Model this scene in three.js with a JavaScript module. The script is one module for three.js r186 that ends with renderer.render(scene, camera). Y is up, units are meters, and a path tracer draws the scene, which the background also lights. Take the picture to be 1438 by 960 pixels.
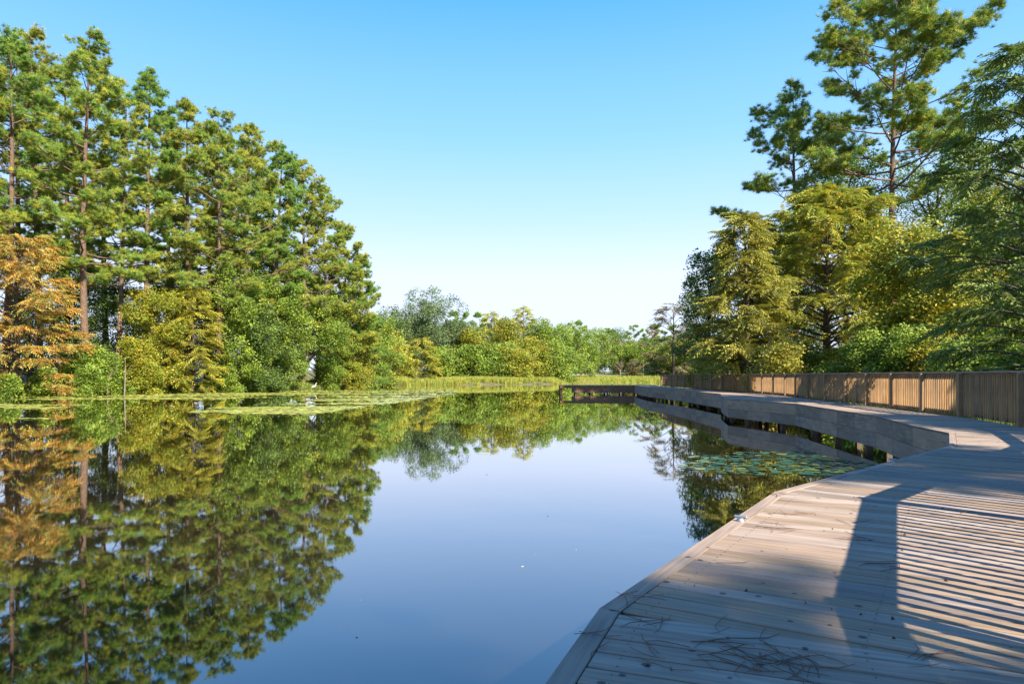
import * as THREE from 'three';
import { mergeGeometries } from 'three/addons/utils/BufferGeometryUtils.js';
import { ImprovedNoise } from 'three/addons/math/ImprovedNoise.js';

// ---------------------------------------------------------------- camera, sky, sun, exposure
const F = 958, U0 = 719, V0 = 527, EYE = 2.04, DECK = 1.0;      // focal length and horizon of the photograph in its pixels; metres above the water
const scene = new THREE.Scene();
const camera = new THREE.PerspectiveCamera(2 * Math.atan(527 / F) * 180 / Math.PI, 1438 / 1054, 0.05, 4000);
camera.position.set(0, EYE, 0);
camera.setViewOffset(1438, 1054, 0, 0, 1438, 960);
const renderer = new THREE.WebGLRenderer({ antialias: true });
renderer.setSize(1024, 683);
renderer.toneMapping = THREE.LinearToneMapping;
renderer.toneMappingExposure = 2.7;
renderer.shadowMap.enabled = true;

const SUN = new THREE.Vector3(0.507, 0.616, 0.604).normalize();
const sun = new THREE.DirectionalLight(new THREE.Color(1.0, 0.91, 0.77), 5.0);
sun.position.copy(SUN).multiplyScalar(200); sun.target.position.set(0, 0, -40);
sun.position.add(sun.target.position);
sun.castShadow = true; sun.shadow.mapSize.set(4096, 4096);
Object.assign(sun.shadow.camera, { left: -140, right: 140, top: 140, bottom: -140, near: 1, far: 500 });
scene.add(sun, sun.target);

function skyTexture() {
  const W = 512, H = 256, data = new Float32Array(W * H * 4);
  // clear air: pale at the horizon, deep blue overhead
  const stops = [[0, [0.3593, 0.4, 0.4815]], [8, [0.3407, 0.3926, 0.5111]], [13, [0.2296, 0.3444, 0.5407]], [19, [0.137, 0.2889, 0.5407]], [30, [0.0463, 0.1963, 0.4815]], [50, [0.0244, 0.1148, 0.3407]], [90, [0.0156, 0.0778, 0.2519]]];
  for (let r = 0; r < H; r++) {
    const el = ((r + 0.5) / H - 0.5) * 180, e = Math.max(0, el);
    let k = 0; while (k < stops.length - 2 && e > stops[k + 1][0]) k++;
    const t = Math.min(1, (e - stops[k][0]) / (stops[k + 1][0] - stops[k][0]));
    for (let c = 0; c < W; c++) for (let i = 0; i < 4; i++) data[(r * W + c) * 4 + i] = i === 3 ? 1 : stops[k][1][i] * (1 - t) + stops[k + 1][1][i] * t;
  }
  const tex = new THREE.DataTexture(data, W, H, THREE.RGBAFormat, THREE.FloatType);
  tex.mapping = THREE.EquirectangularReflectionMapping; tex.magFilter = THREE.LinearFilter; tex.needsUpdate = true;
  return tex;
}
scene.background = scene.environment = skyTexture();

// ---------------------------------------------------------------- helpers
function rng(seed) { let a = seed * 2654435761 >>> 0; return () => { a = (a + 0x6d2b79f5) | 0; let t = Math.imul(a ^ (a >>> 15), 1 | a); t = (t + Math.imul(t ^ (t >>> 7), 61 | t)) ^ t; return ((t ^ (t >>> 14)) >>> 0) / 4294967296; }; }
const noise = new ImprovedNoise();
const V = (x, y, z) => new THREE.Vector3(x, y, z);
const xAt = (u, d) => (u - U0) / F * d;                          // sideways metres of a pixel column at a distance
const hAt = (v, d) => EYE + (V0 - v) / F * d;                    // height above the water of a pixel row at a distance
const used = {};
function numbered(name) { const n = used[name] = (used[name] ?? -1) + 1; return n ? `${name}_${String(n).padStart(3, '0')}` : name; }
function tag(o, label, category, group, kind) { if (label) o.userData.label = label; if (category) o.userData.category = category; if (group) o.userData.group = group; if (kind) o.userData.kind = kind; return o; }
function shade(o) { o.castShadow = o.receiveShadow = true; return o; }
function thing(name, label, category, group) { const o = new THREE.Group(); o.name = numbered(name); scene.add(o); return tag(o, label, category, group); }
function part(parent, name, geometry, material, kind) { const m = shade(new THREE.Mesh(geometry, material)); m.name = name; parent.add(m); if (kind) m.userData.kind = kind; return m; }
function top(name, geometry, material, label, category, group, kind) { const m = shade(new THREE.Mesh(geometry, material)); m.name = numbered(name); scene.add(m); return tag(m, label, category, group, kind); }

class Scatter {                                                  // gathers placed copies, then makes one InstancedMesh
  constructor() { this.m = []; this.c = []; }
  put(pos, quat, scale, color) { this.m.push(new THREE.Matrix4().compose(pos, quat, typeof scale === 'number' ? V(scale, scale, scale) : scale)); this.c.push(color); }
  build(parent, name, geometry, material) {
    const o = shade(new THREE.InstancedMesh(geometry, material, this.m.length)); this.m.forEach((m, i) => o.setMatrixAt(i, m)); this.c.forEach((c, i) => o.setColorAt(i, c));
    o.name = name; o.userData.kind = 'stuff'; parent.add(o); return o;
  }
}
class Tubes {                                                   // collects tapered tubes into one geometry
  constructor() { this.p = []; this.n = []; this.uv = []; this.i = []; }
  add(points, radii, sides = 6, closed = true) {
    const base = this.p.length / 3, N = points.length; let len = 0;
    const up = V(0, 1, 0), a = V(), b = V(), t = V(), q = V();
    for (let k = 0; k < N; k++) {
      t.copy(points[Math.min(k + 1, N - 1)]).sub(points[Math.max(k - 1, 0)]).normalize();
      a.copy(Math.abs(t.y) > 0.9 ? V(1, 0, 0) : up).cross(t).normalize(); b.copy(t).cross(a);
      if (k) len += points[k].distanceTo(points[k - 1]);
      for (let s = 0; s <= sides; s++) {
        const w = s / sides * Math.PI * 2; q.copy(a).multiplyScalar(Math.cos(w)).addScaledVector(b, Math.sin(w));
        this.p.push(points[k].x + q.x * radii[k], points[k].y + q.y * radii[k], points[k].z + q.z * radii[k]);
        this.n.push(q.x, q.y, q.z); this.uv.push(s / sides * Math.max(0.3, radii[0] * 6), len);
      }
    }
    const R = sides + 1;
    for (let k = 0; k < N - 1; k++) for (let s = 0; s < sides; s++) { const x = base + k * R + s; this.i.push(x, x + 1, x + R, x + 1, x + R + 1, x + R); }
    if (closed) for (let s = 1; s < sides - 1; s++) { const x = base + (N - 1) * R; this.i.push(x, x + s, x + s + 1); }
    return this;
  }
  build() {
    const g = new THREE.BufferGeometry();
    g.setAttribute('position', new THREE.Float32BufferAttribute(this.p, 3)); g.setAttribute('normal', new THREE.Float32BufferAttribute(this.n, 3));
    g.setAttribute('uv', new THREE.Float32BufferAttribute(this.uv, 2)); g.setIndex(this.i); return g;
  }
}
function bent(a, b, sag, n = 4) { const out = []; for (let k = 0; k <= n; k++) { const t = k / n, p = a.clone().lerp(b, t); p.y += sag * 4 * t * (1 - t) * 0.5 + 0; out.push(p); } return out; }

// data textures
function dataTex(W, H, fn, srgb = true, repeat = true) {
  const d = new Uint8Array(W * H * 4);
  for (let y = 0; y < H; y++) for (let x = 0; x < W; x++) { const c = fn(x / W, y / H, x, y), o = (y * W + x) * 4; for (let i = 0; i < 3; i++) d[o + i] = Math.max(0, Math.min(255, Math.round((c.length ? c[i] : c) * 255))); d[o + 3] = 255; }
  const t = new THREE.DataTexture(d, W, H); t.magFilter = THREE.LinearFilter; t.minFilter = THREE.LinearMipmapLinearFilter; t.generateMipmaps = true;
  if (srgb) t.colorSpace = THREE.SRGBColorSpace; if (repeat) t.wrapS = t.wrapT = THREE.RepeatWrapping; t.needsUpdate = true; return t;
}
const tn = (x, y, px, py, z) => {                                // noise that tiles with periods px, py
  const w = (a, b) => noise.noise(a, b, z), fx = x / px, fy = y / py;
  return (w(x, y) * (1 - fx) + w(x - px, y) * fx) * (1 - fy) + (w(x, y - py) * (1 - fx) + w(x - px, y - py) * fx) * fy;
};
const fbm = (x, y, p, z, o = 4) => { let s = 0, a = 0.5; for (let i = 0; i < o; i++) { s += a * tn(x * p, y * p, p, p, z + i * 7.3); p *= 2; a *= 0.5; } return s; };

// ---------------------------------------------------------------- materials
const woodR = rng(5), knots = Array.from({ length: 26 }, () => [woodR(), woodR(), 0.006 + woodR() * 0.012]);
function woodValue(u, v) {                                       // u along the grain (2.4 m), v across (1.2 m): tone and grain of sawn pine
  let warp = 0.02 * tn(u * 3, v * 6, 3, 6, 1.5), dark = 0;
  for (const [kx, ky, kr] of knots) {
    let dx = Math.abs(u - kx), dy = v - ky; dx = Math.min(dx, 1 - dx); if (dy > 0.5) dy -= 1; if (dy < -0.5) dy += 1;
    const r = Math.hypot(dx * 2, dy) / kr; if (r < 6) { warp += Math.sign(dy || 1) * kr * 0.55 * Math.exp(-r * r / 5); if (r < 1) dark = Math.max(dark, 1 - r * r * 0.6); }
  }
  const vv = v + warp, rings = Math.sin((vv * 31 + 1.6 * tn(u * 2, v * 5, 2, 5, 4.2)) * Math.PI * 2);
  return { ring: rings, fine: tn(u * 9, v * 230, 9, 230, 9.1), mid: tn(u * 4, v * 34, 4, 34, 3.3), blotch: fbm(u, v, 5, 2.2, 3), dark };
}
const woodTex = dataTex(1024, 512, (u, v) => {
  const w = woodValue(u, v), k = 0.80 + 0.022 * w.ring + 0.15 * w.fine + 0.16 * w.mid + 0.24 * w.blotch - 0.45 * w.dark, r = Math.max(0, w.ring) * 0.012;
  return [k * 1.0 + r, k * 0.955, k * 0.90 - r];
});
const woodBump = dataTex(1024, 512, (u, v) => { const w = woodValue(u, v); return 0.5 + 0.14 * w.ring + 0.3 * w.fine + 0.1 * w.mid; }, false);
const std = (o) => new THREE.MeshStandardMaterial(o);
const wood = (r, g, b, rough = 0.72) => std({ color: new THREE.Color().setRGB(r, g, b), map: woodTex, bumpMap: woodBump, bumpScale: 0.0012, roughness: rough });
const M = {
  plank: [wood(0.448, 0.359, 0.292), wood(0.508, 0.425, 0.359), wood(0.382, 0.322, 0.276), wood(0.420, 0.322, 0.224), wood(0.352, 0.307, 0.281), wood(0.478, 0.374, 0.284), wood(0.314, 0.262, 0.221), wood(0.538, 0.463, 0.404)],
  border: wood(0.45, 0.37, 0.31),
  fascia: [wood(0.42, 0.345, 0.27), wood(0.35, 0.3, 0.25), wood(0.47, 0.375, 0.28), wood(0.39, 0.34, 0.29), wood(0.31, 0.26, 0.21)],
  fence: [wood(0.46, 0.285, 0.125), wood(0.52, 0.33, 0.15), wood(0.38, 0.245, 0.12), wood(0.43, 0.30, 0.17), wood(0.50, 0.29, 0.11)],
  post: wood(0.42, 0.285, 0.15), cap: wood(0.44, 0.36, 0.27), pier: wood(0.36, 0.2, 0.115), piling: wood(0.22, 0.18, 0.13),
  bracket: std({ color: 0x141414, roughness: 0.5, metalness: 0.6 }),
  steel: std({ color: 0x9a9d9f, roughness: 0.5, metalness: 0.7 }),
  white: std({ color: 0xdedcd6, roughness: 0.6 }),
};
const barkTex = dataTex(256, 512, (u, v) => {
  const a = Math.abs(tn(u * 9 + 0.6 * tn(u * 4, v * 6, 4, 6, 2), v * 9, 9, 9, 6.1)), b = fbm(u, v, 8, 3.7, 4), k = 0.5 + 1.1 * Math.min(0.35, a) + 0.35 * b;
  return [k, k * 0.93, k * 0.86];
});
const bark = (r, g, b) => std({ color: new THREE.Color().setRGB(r, g, b), map: barkTex, bumpMap: barkTex, bumpScale: 0.03, roughness: 0.95 });
M.pineBark = bark(0.36, 0.265, 0.205); M.greyBark = bark(0.21, 0.18, 0.15); M.darkBark = bark(0.09, 0.075, 0.06); M.paleBark = bark(0.5, 0.45, 0.4);
const leafMat = (through, rough = 0.62) => new THREE.MeshPhysicalMaterial({ color: 0xffffff, roughness: rough, transmission: through, thickness: 0, side: THREE.DoubleSide, specularIntensity: 0.5 });
M.needle = leafMat(0.42); M.leaf = leafMat(0.45); M.feather = leafMat(0.38, 0.8); M.blade = leafMat(0.4, 0.7); M.pad = std({ color: 0xffffff, roughness: 0.38 });

// ---------------------------------------------------------------- lake outline, ground, water
const P = (u, v) => { const d = EYE * F / (v - V0); return [xAt(u, d), -d]; };
const SHORE = [[-140, 60], [-100, -10], [-70, -48], P(0, 557.5), P(100, 555.5), P(200, 553.3), P(330, 550.5), P(420, 548.3), P(470, 546), P(505, 543), P(540, 541.3), P(620, 540.4), P(700, 540), P(775, 539.4),
  [15, -178], [24, -192], [44, -196], [50, -170], [34, -120], [22, -84], [17.4, -66], [16.6, -50], [17, -38], [15.6, -27], [13.6, -18], [12.4, -11], [9.5, -6], [6, -2.5], [3.6, 2], [2.5, 12], [-8, 40], [-60, 75]];
function shoreDistance(x, z) {                                   // metres from the shore, negative on the lake
  let best = 1e9, inside = false;
  for (let i = 0, j = SHORE.length - 1; i < SHORE.length; j = i++) {
    const [ax, az] = SHORE[j], [bx, bz] = SHORE[i], dx = bx - ax, dz = bz - az, t = Math.max(0, Math.min(1, ((x - ax) * dx + (z - az) * dz) / (dx * dx + dz * dz)));
    best = Math.min(best, Math.hypot(x - ax - t * dx, z - az - t * dz));
    if ((az > z) !== (bz > z) && x < (bx - ax) * (z - az) / (bz - az) + ax) inside = !inside;
  }
  return inside ? -best : best;
}
function groundY(x, z) {
  const s = shoreDistance(x, z) + 0.8 * noise.noise(x * 0.35, 3.1, z * 0.35);
  if (s < 0) return Math.max(-1.6, s * 0.3);
  return Math.min(0.35, s * 0.22) + Math.min(s, 70) * 0.045 + 0.18 * noise.noise(x * 0.09, 1.7, z * 0.09) * Math.min(1, s * 0.2);
}
function axis(lo, hi, a, b, step) { const out = [a]; let s = step; while (out[0] > lo) { s *= 1.12; out.unshift(out[0] - s); } let x = a; while (x < b) out.push(x += step); s = step; while (x < hi) { s *= 1.12; out.push(x += s); } return out; }
{
  const xs = axis(-2200, 2200, -66, 54, 1.7), zs = axis(-3000, 900, -215, 30, 1.9), p = [], col = [], uv = [], idx = [];
  for (const z of zs) for (const x of xs) {
    p.push(x, groundY(x, z), z); uv.push(x / 5, z / 5);
    const meadow = x > 6 && z < -176 && x < 90 && z > -330 ? 1 : 0, g = 0.5 + 0.5 * noise.noise(x * 0.05, 8.2, z * 0.05), m = meadow ? 1 : Math.max(0, g - 0.25);
    const c = [0.17 + 0.1 * m, 0.13 + 0.2 * m, 0.065 + 0.0 * m]; col.push(...c);
  }
  const W = xs.length;
  for (let r = 0; r < zs.length - 1; r++) for (let c = 0; c < W - 1; c++) { const a = r * W + c; idx.push(a, a + W, a + 1, a + 1, a + W, a + W + 1); }
  const g = new THREE.BufferGeometry(); g.setAttribute('position', new THREE.Float32BufferAttribute(p, 3)); g.setAttribute('uv', new THREE.Float32BufferAttribute(uv, 2)); g.setAttribute('color', new THREE.Float32BufferAttribute(col, 3)); g.setIndex(idx); g.computeVertexNormals();
  const soil = dataTex(512, 512, (u, v) => { const a = fbm(u, v, 6, 1.1, 5), b = fbm(u, v, 40, 5.1, 3), k = 0.78 + 0.5 * a + 0.5 * b; return [k, k, k * 0.95]; });
  top('ground', g, std({ map: soil, bumpMap: soil, bumpScale: 0.06, vertexColors: true, roughness: 1 }), 'earth banks and meadow around the pond', 'ground', null, 'structure');
}
{
  const g = new THREE.PlaneGeometry(420, 420, 1, 1).rotateX(-Math.PI / 2); g.translate(-40, 0, -120);
  for (let i = 0; i < g.attributes.uv.count; i++) g.attributes.uv.setXY(i, g.attributes.position.getX(i) / 9, g.attributes.position.getZ(i) / 9);
  const rip = dataTex(512, 512, (u, v) => 0.5 + 0.55 * fbm(u, v, 5, 4.4, 3) + 0.12 * fbm(u, v, 24, 8.8, 2), false);
  const water = new THREE.MeshPhysicalMaterial({ color: new THREE.Color().setRGB(0.0175, 0.0125, 0.0075), roughness: 0.022, ior: 1.6, specularColor: new THREE.Color().setRGB(0.42, 0.8, 1), clearcoat: 1, clearcoatRoughness: 0.02, bumpMap: rip, bumpScale: 0.0045 });
  top('water', g, water, 'still brown pond water mirroring trees and sky', 'water', null, 'structure');
}

// ---------------------------------------------------------------- boardwalk
const LEFT = [[-1.9, -4.2], [-0.75, 0.0], [0.39, 3.05], [2.37, 6.12], [6.48, 10.1], [7.92, 12.36], [8.35, 14.2], [9.35, 17.5], [10.5, 25.2], [9.6, 30.3], [10.6, 34.5], [11.8, 38.5], [12.2, 49], [11.8, 59], [12.3, 66], [13.2, 73.6]];
const RIGHT = [[0.35, -5.2], [1.45, -0.75], [2.46, 2.04], [3.94, 4.67], [8.3, 8.9], [9.75, 11.4], [10.3, 13.7], [11.25, 17], [12.55, 25.5], [13.2, 30.3], [13.9, 34.5], [14.2, 38.5], [14.4, 49], [14.1, 58], [14.5, 66], [15.4, 73.6]];
const toZ = ([x, d]) => [x, -d];
function clip(poly, nx, nz, c) {                                 // keeps the part of a convex polygon with nx*x + nz*z >= c
  const out = [];
  for (let i = 0; i < poly.length; i++) {
    const a = poly[i], b = poly[(i + 1) % poly.length], da = a[0] * nx + a[1] * nz - c, db = b[0] * nx + b[1] * nz - c;
    if (da >= 0) out.push(a);
    if ((da >= 0) !== (db >= 0)) { const t = da / (da - db); out.push([a[0] + (b[0] - a[0]) * t, a[1] + (b[1] - a[1]) * t]); }
  }
  return out;
}
function plankGeometry(poly, tx, tz, yTop, thick, uo, vo) {      // a board with eased top edges; grain runs across the walking direction
  let area = 0; for (let i = 0; i < poly.length; i++) { const a = poly[i], b = poly[(i + 1) % poly.length]; area += a[0] * b[1] - b[0] * a[1]; }
  if (area > 0) poly = poly.slice().reverse();                   // counter-clockwise seen from above
  const n = poly.length, c = poly.reduce((s, q) => s + q[0] * tx + q[1] * tz, 0) / n, p = [], uv = [], idx = [], e = 0.004;
  const ring = (inset, y) => { for (const [x, z] of poly) { const k = Math.sign(x * tx + z * tz - c) * inset; const X = x - tx * k, Z = z - tz * k; p.push(X, y, Z); uv.push((X * -tz + Z * tx) / 2.4 + uo, (X * tx + Z * tz) / 1.2 + vo + (yTop - y) / 1.2); } };
  ring(0, yTop - thick); ring(0, yTop - e); ring(0, yTop - e); ring(e, yTop); ring(e, yTop);
  for (const [a, b] of [[0, 1], [2, 3]]) for (let i = 0; i < n; i++) { const j = (i + 1) % n; idx.push(a * n + i, a * n + j, b * n + i, a * n + j, b * n + j, b * n + i); }
  for (let i = 1; i < n - 1; i++) idx.push(4 * n, 4 * n + i, 4 * n + i + 1);
  for (let i = 1; i < n - 1; i++) idx.push(0, i + 1, i);
  const g = new THREE.BufferGeometry(); g.setAttribute('position', new THREE.Float32BufferAttribute(p, 3)); g.setAttribute('uv', new THREE.Float32BufferAttribute(uv, 2)); g.setIndex(idx); g.computeVertexNormals(); return g;
}
function boxBetween(a, b, y0, y1, w, side, uo = 0, vo = 0) {     // an upright board from a to b (x,z), w thick on the given side, with uv in metres
  const dx = b[0] - a[0], dz = b[1] - a[1], L = Math.hypot(dx, dz), g = new THREE.BoxGeometry(L, y1 - y0, w);
  const uv = g.attributes.uv, pos = g.attributes.position, nor = g.attributes.normal;
  for (let i = 0; i < uv.count; i++) { const up = Math.abs(nor.getY(i)) > 0.5; uv.setXY(i, pos.getX(i) / 2.4 + uo, (up ? pos.getZ(i) : pos.getY(i)) / 1.2 + vo); }
  g.rotateY(Math.atan2(-dz, dx)); g.translate((a[0] + b[0]) / 2 + side * -dz / L * w / 2, (y0 + y1) / 2, (a[1] + b[1]) / 2 + side * dx / L * w / 2); return g;
}
const R0 = rng(11), boardwalk = thing('boardwalk', 'weathered timber boardwalk curving over the pond edge', 'boardwalk');
const farPlanks = [], screws = new Scatter(); let nPlanks = 0;
const inFrame = (x, d) => d > 2.0 && Math.abs(x / d) < 0.78;
for (let s = 0; s < LEFT.length - 1; s++) {
  const l0 = toZ(LEFT[s]), l1 = toZ(LEFT[s + 1]), r0 = toZ(RIGHT[s]), r1 = toZ(RIGHT[s + 1]);
  let tx = (l1[0] - l0[0]) + (r1[0] - r0[0]), tz = (l1[1] - l0[1]) + (r1[1] - r0[1]); const tl = Math.hypot(tx, tz); tx /= tl; tz /= tl;
  const ins = (a, b, k) => { const dx = b[0] - a[0], dz = b[1] - a[1], L = Math.hypot(dx, dz); return [a[0] - dz / L * k, a[1] + dx / L * k]; };
  // border board along the open edge
  const B = 0.095, bl0 = ins(l0, l1, B), bl1 = [bl0[0] + l1[0] - l0[0], bl0[1] + l1[1] - l0[1]];
  const edgeLen = Math.hypot(l1[0] - l0[0], l1[1] - l0[1]), nb = Math.max(1, Math.round(edgeLen / 3));
  for (let k = 0; k < nb; k++) {
    const f = (t, a, b) => [a[0] + (b[0] - a[0]) * t, a[1] + (b[1] - a[1]) * t], g0 = k / nb + (k ? 0.0012 : 0), g1 = (k + 1) / nb;
    part(boardwalk, 'border_board', plankGeometry([f(g0, l0, l1), f(g1, l0, l1), f(g1, bl0, bl1), f(g0, bl0, bl1)], -tz, tx, DECK + 0.002, 0.04, R0(), R0()), M.border);
  }
  const quad = [ins(l0, l1, B + 0.006), ins(l1, l0, -B - 0.006), r1, r0];
  const cs = quad.map(([x, z]) => x * tx + z * tz), lo = Math.min(...cs), hi = Math.max(...cs);
  const pitch = 0.1445;
  for (let c = lo + (hi - lo) % pitch / 2 - pitch; c < hi; c += pitch) {
    let q = clip(quad, tx, tz, c + 0.005 + R0() * 0.0025); if (q.length < 3) continue; q = clip(q, -tx, -tz, -(c + pitch - 0.005 - R0() * 0.0025)); if (q.length < 3) continue;
    let area = 0; for (let i = 0; i < q.length; i++) { const a = q[i], b = q[(i + 1) % q.length]; area += a[0] * b[1] - b[0] * a[1]; } if (Math.abs(area) < 0.02) continue;
    const mx = q.reduce((a, b) => a + b[0], 0) / q.length, md = -q.reduce((a, b) => a + b[1], 0) / q.length;
    const g = plankGeometry(q, tx, tz, DECK + (R0() - 0.5) * 0.003, 0.038, R0(), R0()), near = q.some(([x, z]) => inFrame(x, -z));
    if (md < 7) for (const w of [0.2, 1.05, 1.9]) for (const e of [0.035, pitch - 0.035]) {
      const p0 = ins(l0, l1, w), ex = l1[0] - l0[0], ez = l1[1] - l0[1], k = (c + e - p0[0] * tx - p0[1] * tz) / (ex * tx + ez * tz); if (k < 0 || k > 1) continue;
      screws.put(V(p0[0] + ex * k + (R0() - 0.5) * 0.01, DECK + 0.0022, p0[1] + ez * k), new THREE.Quaternion(), 0.6 + R0() * 0.3, new THREE.Color().setRGB(0.2, 0.16, 0.13));
    }
    const m = Math.floor(R0() * M.plank.length);
    if (near && nPlanks < 298) { part(boardwalk, 'plank', g, M.plank[m]); nPlanks++; } else farPlanks.push(g);
  }
  // two rows of fascia boards below the edge, pilings and a beam behind them
  const o0 = ins(l0, l1, -0.004), o1 = [o0[0] + l1[0] - l0[0], o0[1] + l1[1] - l0[1]], nf = Math.max(1, Math.round(edgeLen / 1.5));
  for (let row = 0; row < 2; row++) for (let k = 0; k < nf; k++) {
    const f = (t) => [o0[0] + (o1[0] - o0[0]) * t, o0[1] + (o1[1] - o0[1]) * t], e = 0.004 / edgeLen, yT = DECK - 0.04 - row * 0.392;
    part(boardwalk, 'fascia_board', boxBetween(f(k / nf + e), f((k + 1) / nf - e), yT - 0.384, yT, 0.036 + R0() * 0.003, 1, R0(), R0()), M.fascia[Math.floor(R0() * 5)]);
  }
  const i0 = ins(l0, l1, 0.35), i1 = [i0[0] + l1[0] - l0[0], i0[1] + l1[1] - l0[1]];
  part(boardwalk, 'beam', boxBetween(i0, i1, DECK - 0.34, DECK - 0.045, 0.09, 1, R0(), R0()), M.piling);
  const np = Math.max(1, Math.round(edgeLen / 2.4));
  for (let k = 0; k < np; k++) for (const [w, side] of [[0.28, 0], [1.75, 1]]) {
    const t = (k + 0.5) / np, a = ins(l0, l1, w), x = a[0] + (l1[0] - l0[0]) * t, z = a[1] + (l1[1] - l0[1]) * t;
    const g = new THREE.BoxGeometry(0.17, 2.4, 0.17); g.rotateY(Math.atan2(-tz, tx)); g.translate(x, DECK - 0.35 - 1.2 + (side ? 0.25 : 0), z); part(boardwalk, 'piling', g, M.piling);
  }
}
screws.build(boardwalk, 'screws', new THREE.CylinderGeometry(0.0048, 0.0048, 0.003, 8), std({ color: 0xffffff, roughness: 0.6, metalness: 0.4 }));
part(boardwalk, 'planking', mergeGeometries(farPlanks), M.plank[0], 'stuff');

// small steel corner caps on the edge of the deck
for (const [x, d] of [[1.6, 4.86], [4.55, 8.2], [6.42, 10.02]]) {
  const c = thing('mooring_cleat', 'small pale metal cleat bolted to boardwalk edge', 'cleat', 'cleats along the boardwalk edge'); c.position.set(x + 0.03, DECK + 0.002, -d); c.rotation.y = -0.6;
  part(c, 'base', new THREE.CylinderGeometry(0.022, 0.03, 0.022, 10).translate(0, 0.012, 0), M.steel);
  part(c, 'horn', new THREE.CapsuleGeometry(0.011, 0.075, 4, 8).rotateZ(Math.PI / 2).translate(0, 0.031, 0), M.steel);
}

// ---------------------------------------------------------------- picket railing on the landward side
const railing = thing('picket_railing', 'brown picket railing with cap rail beside the boardwalk', 'railing');
{
  const pts = RIGHT.slice(0, -1).map(toZ), picketG = [0, 1, 2].map((k) => { const g = new THREE.BoxGeometry(0.038, 1.02, 0.038); const uv = g.attributes.uv, p = g.attributes.position; for (let i = 0; i < uv.count; i++) uv.setXY(i, p.getY(i) / 2.4 + k * 0.31, (p.getX(i) + p.getZ(i)) / 1.2 + k * 0.27); return g; });
  const far = []; let count = 0, along = 0;
  const list = [];
  for (let s = 0; s < pts.length - 1; s++) {
    const a = pts[s], b = pts[s + 1], dx = b[0] - a[0], dz = b[1] - a[1], L = Math.hypot(dx, dz), turn = Math.atan2(-dz, dx), nx = -dz / L, nz = dx / L;   // n points away from the water
    const at = (t, off) => [a[0] + dx * t / L + nx * off, a[1] + dz * t / L + nz * off];
    part(railing, 'cap_rail', boxBetween(at(0.002, -0.03), at(L - 0.002, -0.03), DECK + 1.1, DECK + 1.138, 0.14, 1, R0(), R0()), M.cap);
    part(railing, 'upper_rail', boxBetween(at(0, 0.03), at(L, 0.03), DECK + 1.0, DECK + 1.098, 0.038, 1, R0(), R0()), M.fence[0]);
    part(railing, 'lower_rail', boxBetween(at(0, 0.03), at(L, 0.03), DECK + 0.07, DECK + 0.16, 0.038, 1, R0(), R0()), M.fence[0]);
    const n = Math.max(1, Math.round(L / 2.4));
    for (let k = 0; k <= n; k++) {
      if (k === n && s < pts.length - 2) continue;
      const [x, z] = at(L * k / n, -0.075), g = new THREE.BoxGeometry(0.09, 1.34, 0.09); g.rotateY(turn); g.translate(x + (k ? 0 : 0.0), DECK + 1.1 - 0.672, z); part(railing, 'post', g, M.post);
    }
    for (let k = 0; k < n * 2; k++) { const [x, z] = at(L * (k + 0.25) / (n * 2), 0.04), g = new THREE.BoxGeometry(0.05, 0.03, 0.11); g.rotateY(turn); g.translate(x, DECK + 1.138 + 0.013, z); part(railing, 'bracket', g, M.bracket); }
    const m = Math.max(1, Math.round(L / 0.128));
    for (let k = 0; k < m; k++) { const [x, z] = at(L * (k + 0.5) / m, 0.0085); list.push([x, z, turn]); }
  }
  for (const [x, z, turn] of list) {
    const k = Math.floor(R0() * 3), mm = Math.floor(R0() * 5);
    if (inFrame(x, -z) && count < 298) { const o = part(railing, 'picket', picketG[k], M.fence[mm]); o.position.set(x, DECK + 0.55, z); o.rotation.y = turn + (R0() - 0.5) * 0.12; o.rotation.z = (R0() - 0.5) * 0.012; o.position.y += (R0() - 0.5) * 0.02; count++; }
    else far.push(picketG[k].clone().rotateY(turn).translate(x, DECK + 0.55, z));
  }
  part(railing, 'picket_row', mergeGeometries(far), M.fence[0], 'stuff');
}

// ---------------------------------------------------------------- fishing pier at the far end of the boardwalk
{
  const pier = thing('fishing_pier', 'reddish timber pier ending over open water', 'pier'), y = DECK - 0.02;
  const x0 = 5.2, x1 = 15.6, z0 = -73.7, z1 = -76.6;
  for (let k = 0, n = 72; k < n; k++) { const a = x0 + (x1 - x0) * k / n, b = x0 + (x1 - x0) * (k + 1) / n - 0.006; part(pier, 'plank', plankGeometry([[a, z0], [b, z0], [b, z1], [a, z1]], 1, 0, y, 0.038, R0(), R0()), M.plank[k % 8]); }
  for (let k = 0; k < 8; k++) for (let r = 0; r < 2; r++) { const a = 6.45 + (x1 - 6.45) * k / 8, b = 6.45 + (x1 - 6.45) * (k + 1) / 8 - 0.006; part(pier, 'fascia_board', boxBetween([a, z0 + 0.006], [b, z0 + 0.006], y - 0.04 - (r + 1) * 0.38, y - 0.044 - r * 0.38, 0.036, 1, R0(), R0()), M.pier); }
  part(pier, 'rim_board', boxBetween([x0, z0 + 0.006], [6.44, z0 + 0.006], y - 0.3, y - 0.042, 0.04, 1, 0.2, 0.3), wood(0.5, 0.25, 0.1));
  for (let k = 0; k < 7; k++) for (const z of [z0 - 0.15, z1 + 0.2]) part(pier, 'piling', new THREE.BoxGeometry(0.17, 2.2, 0.17).translate(x0 + 0.15 + (x1 - x0 - 0.4) * k / 6, y - 0.05 - 1.1, z), k ? M.piling : M.pier);
}

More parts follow.
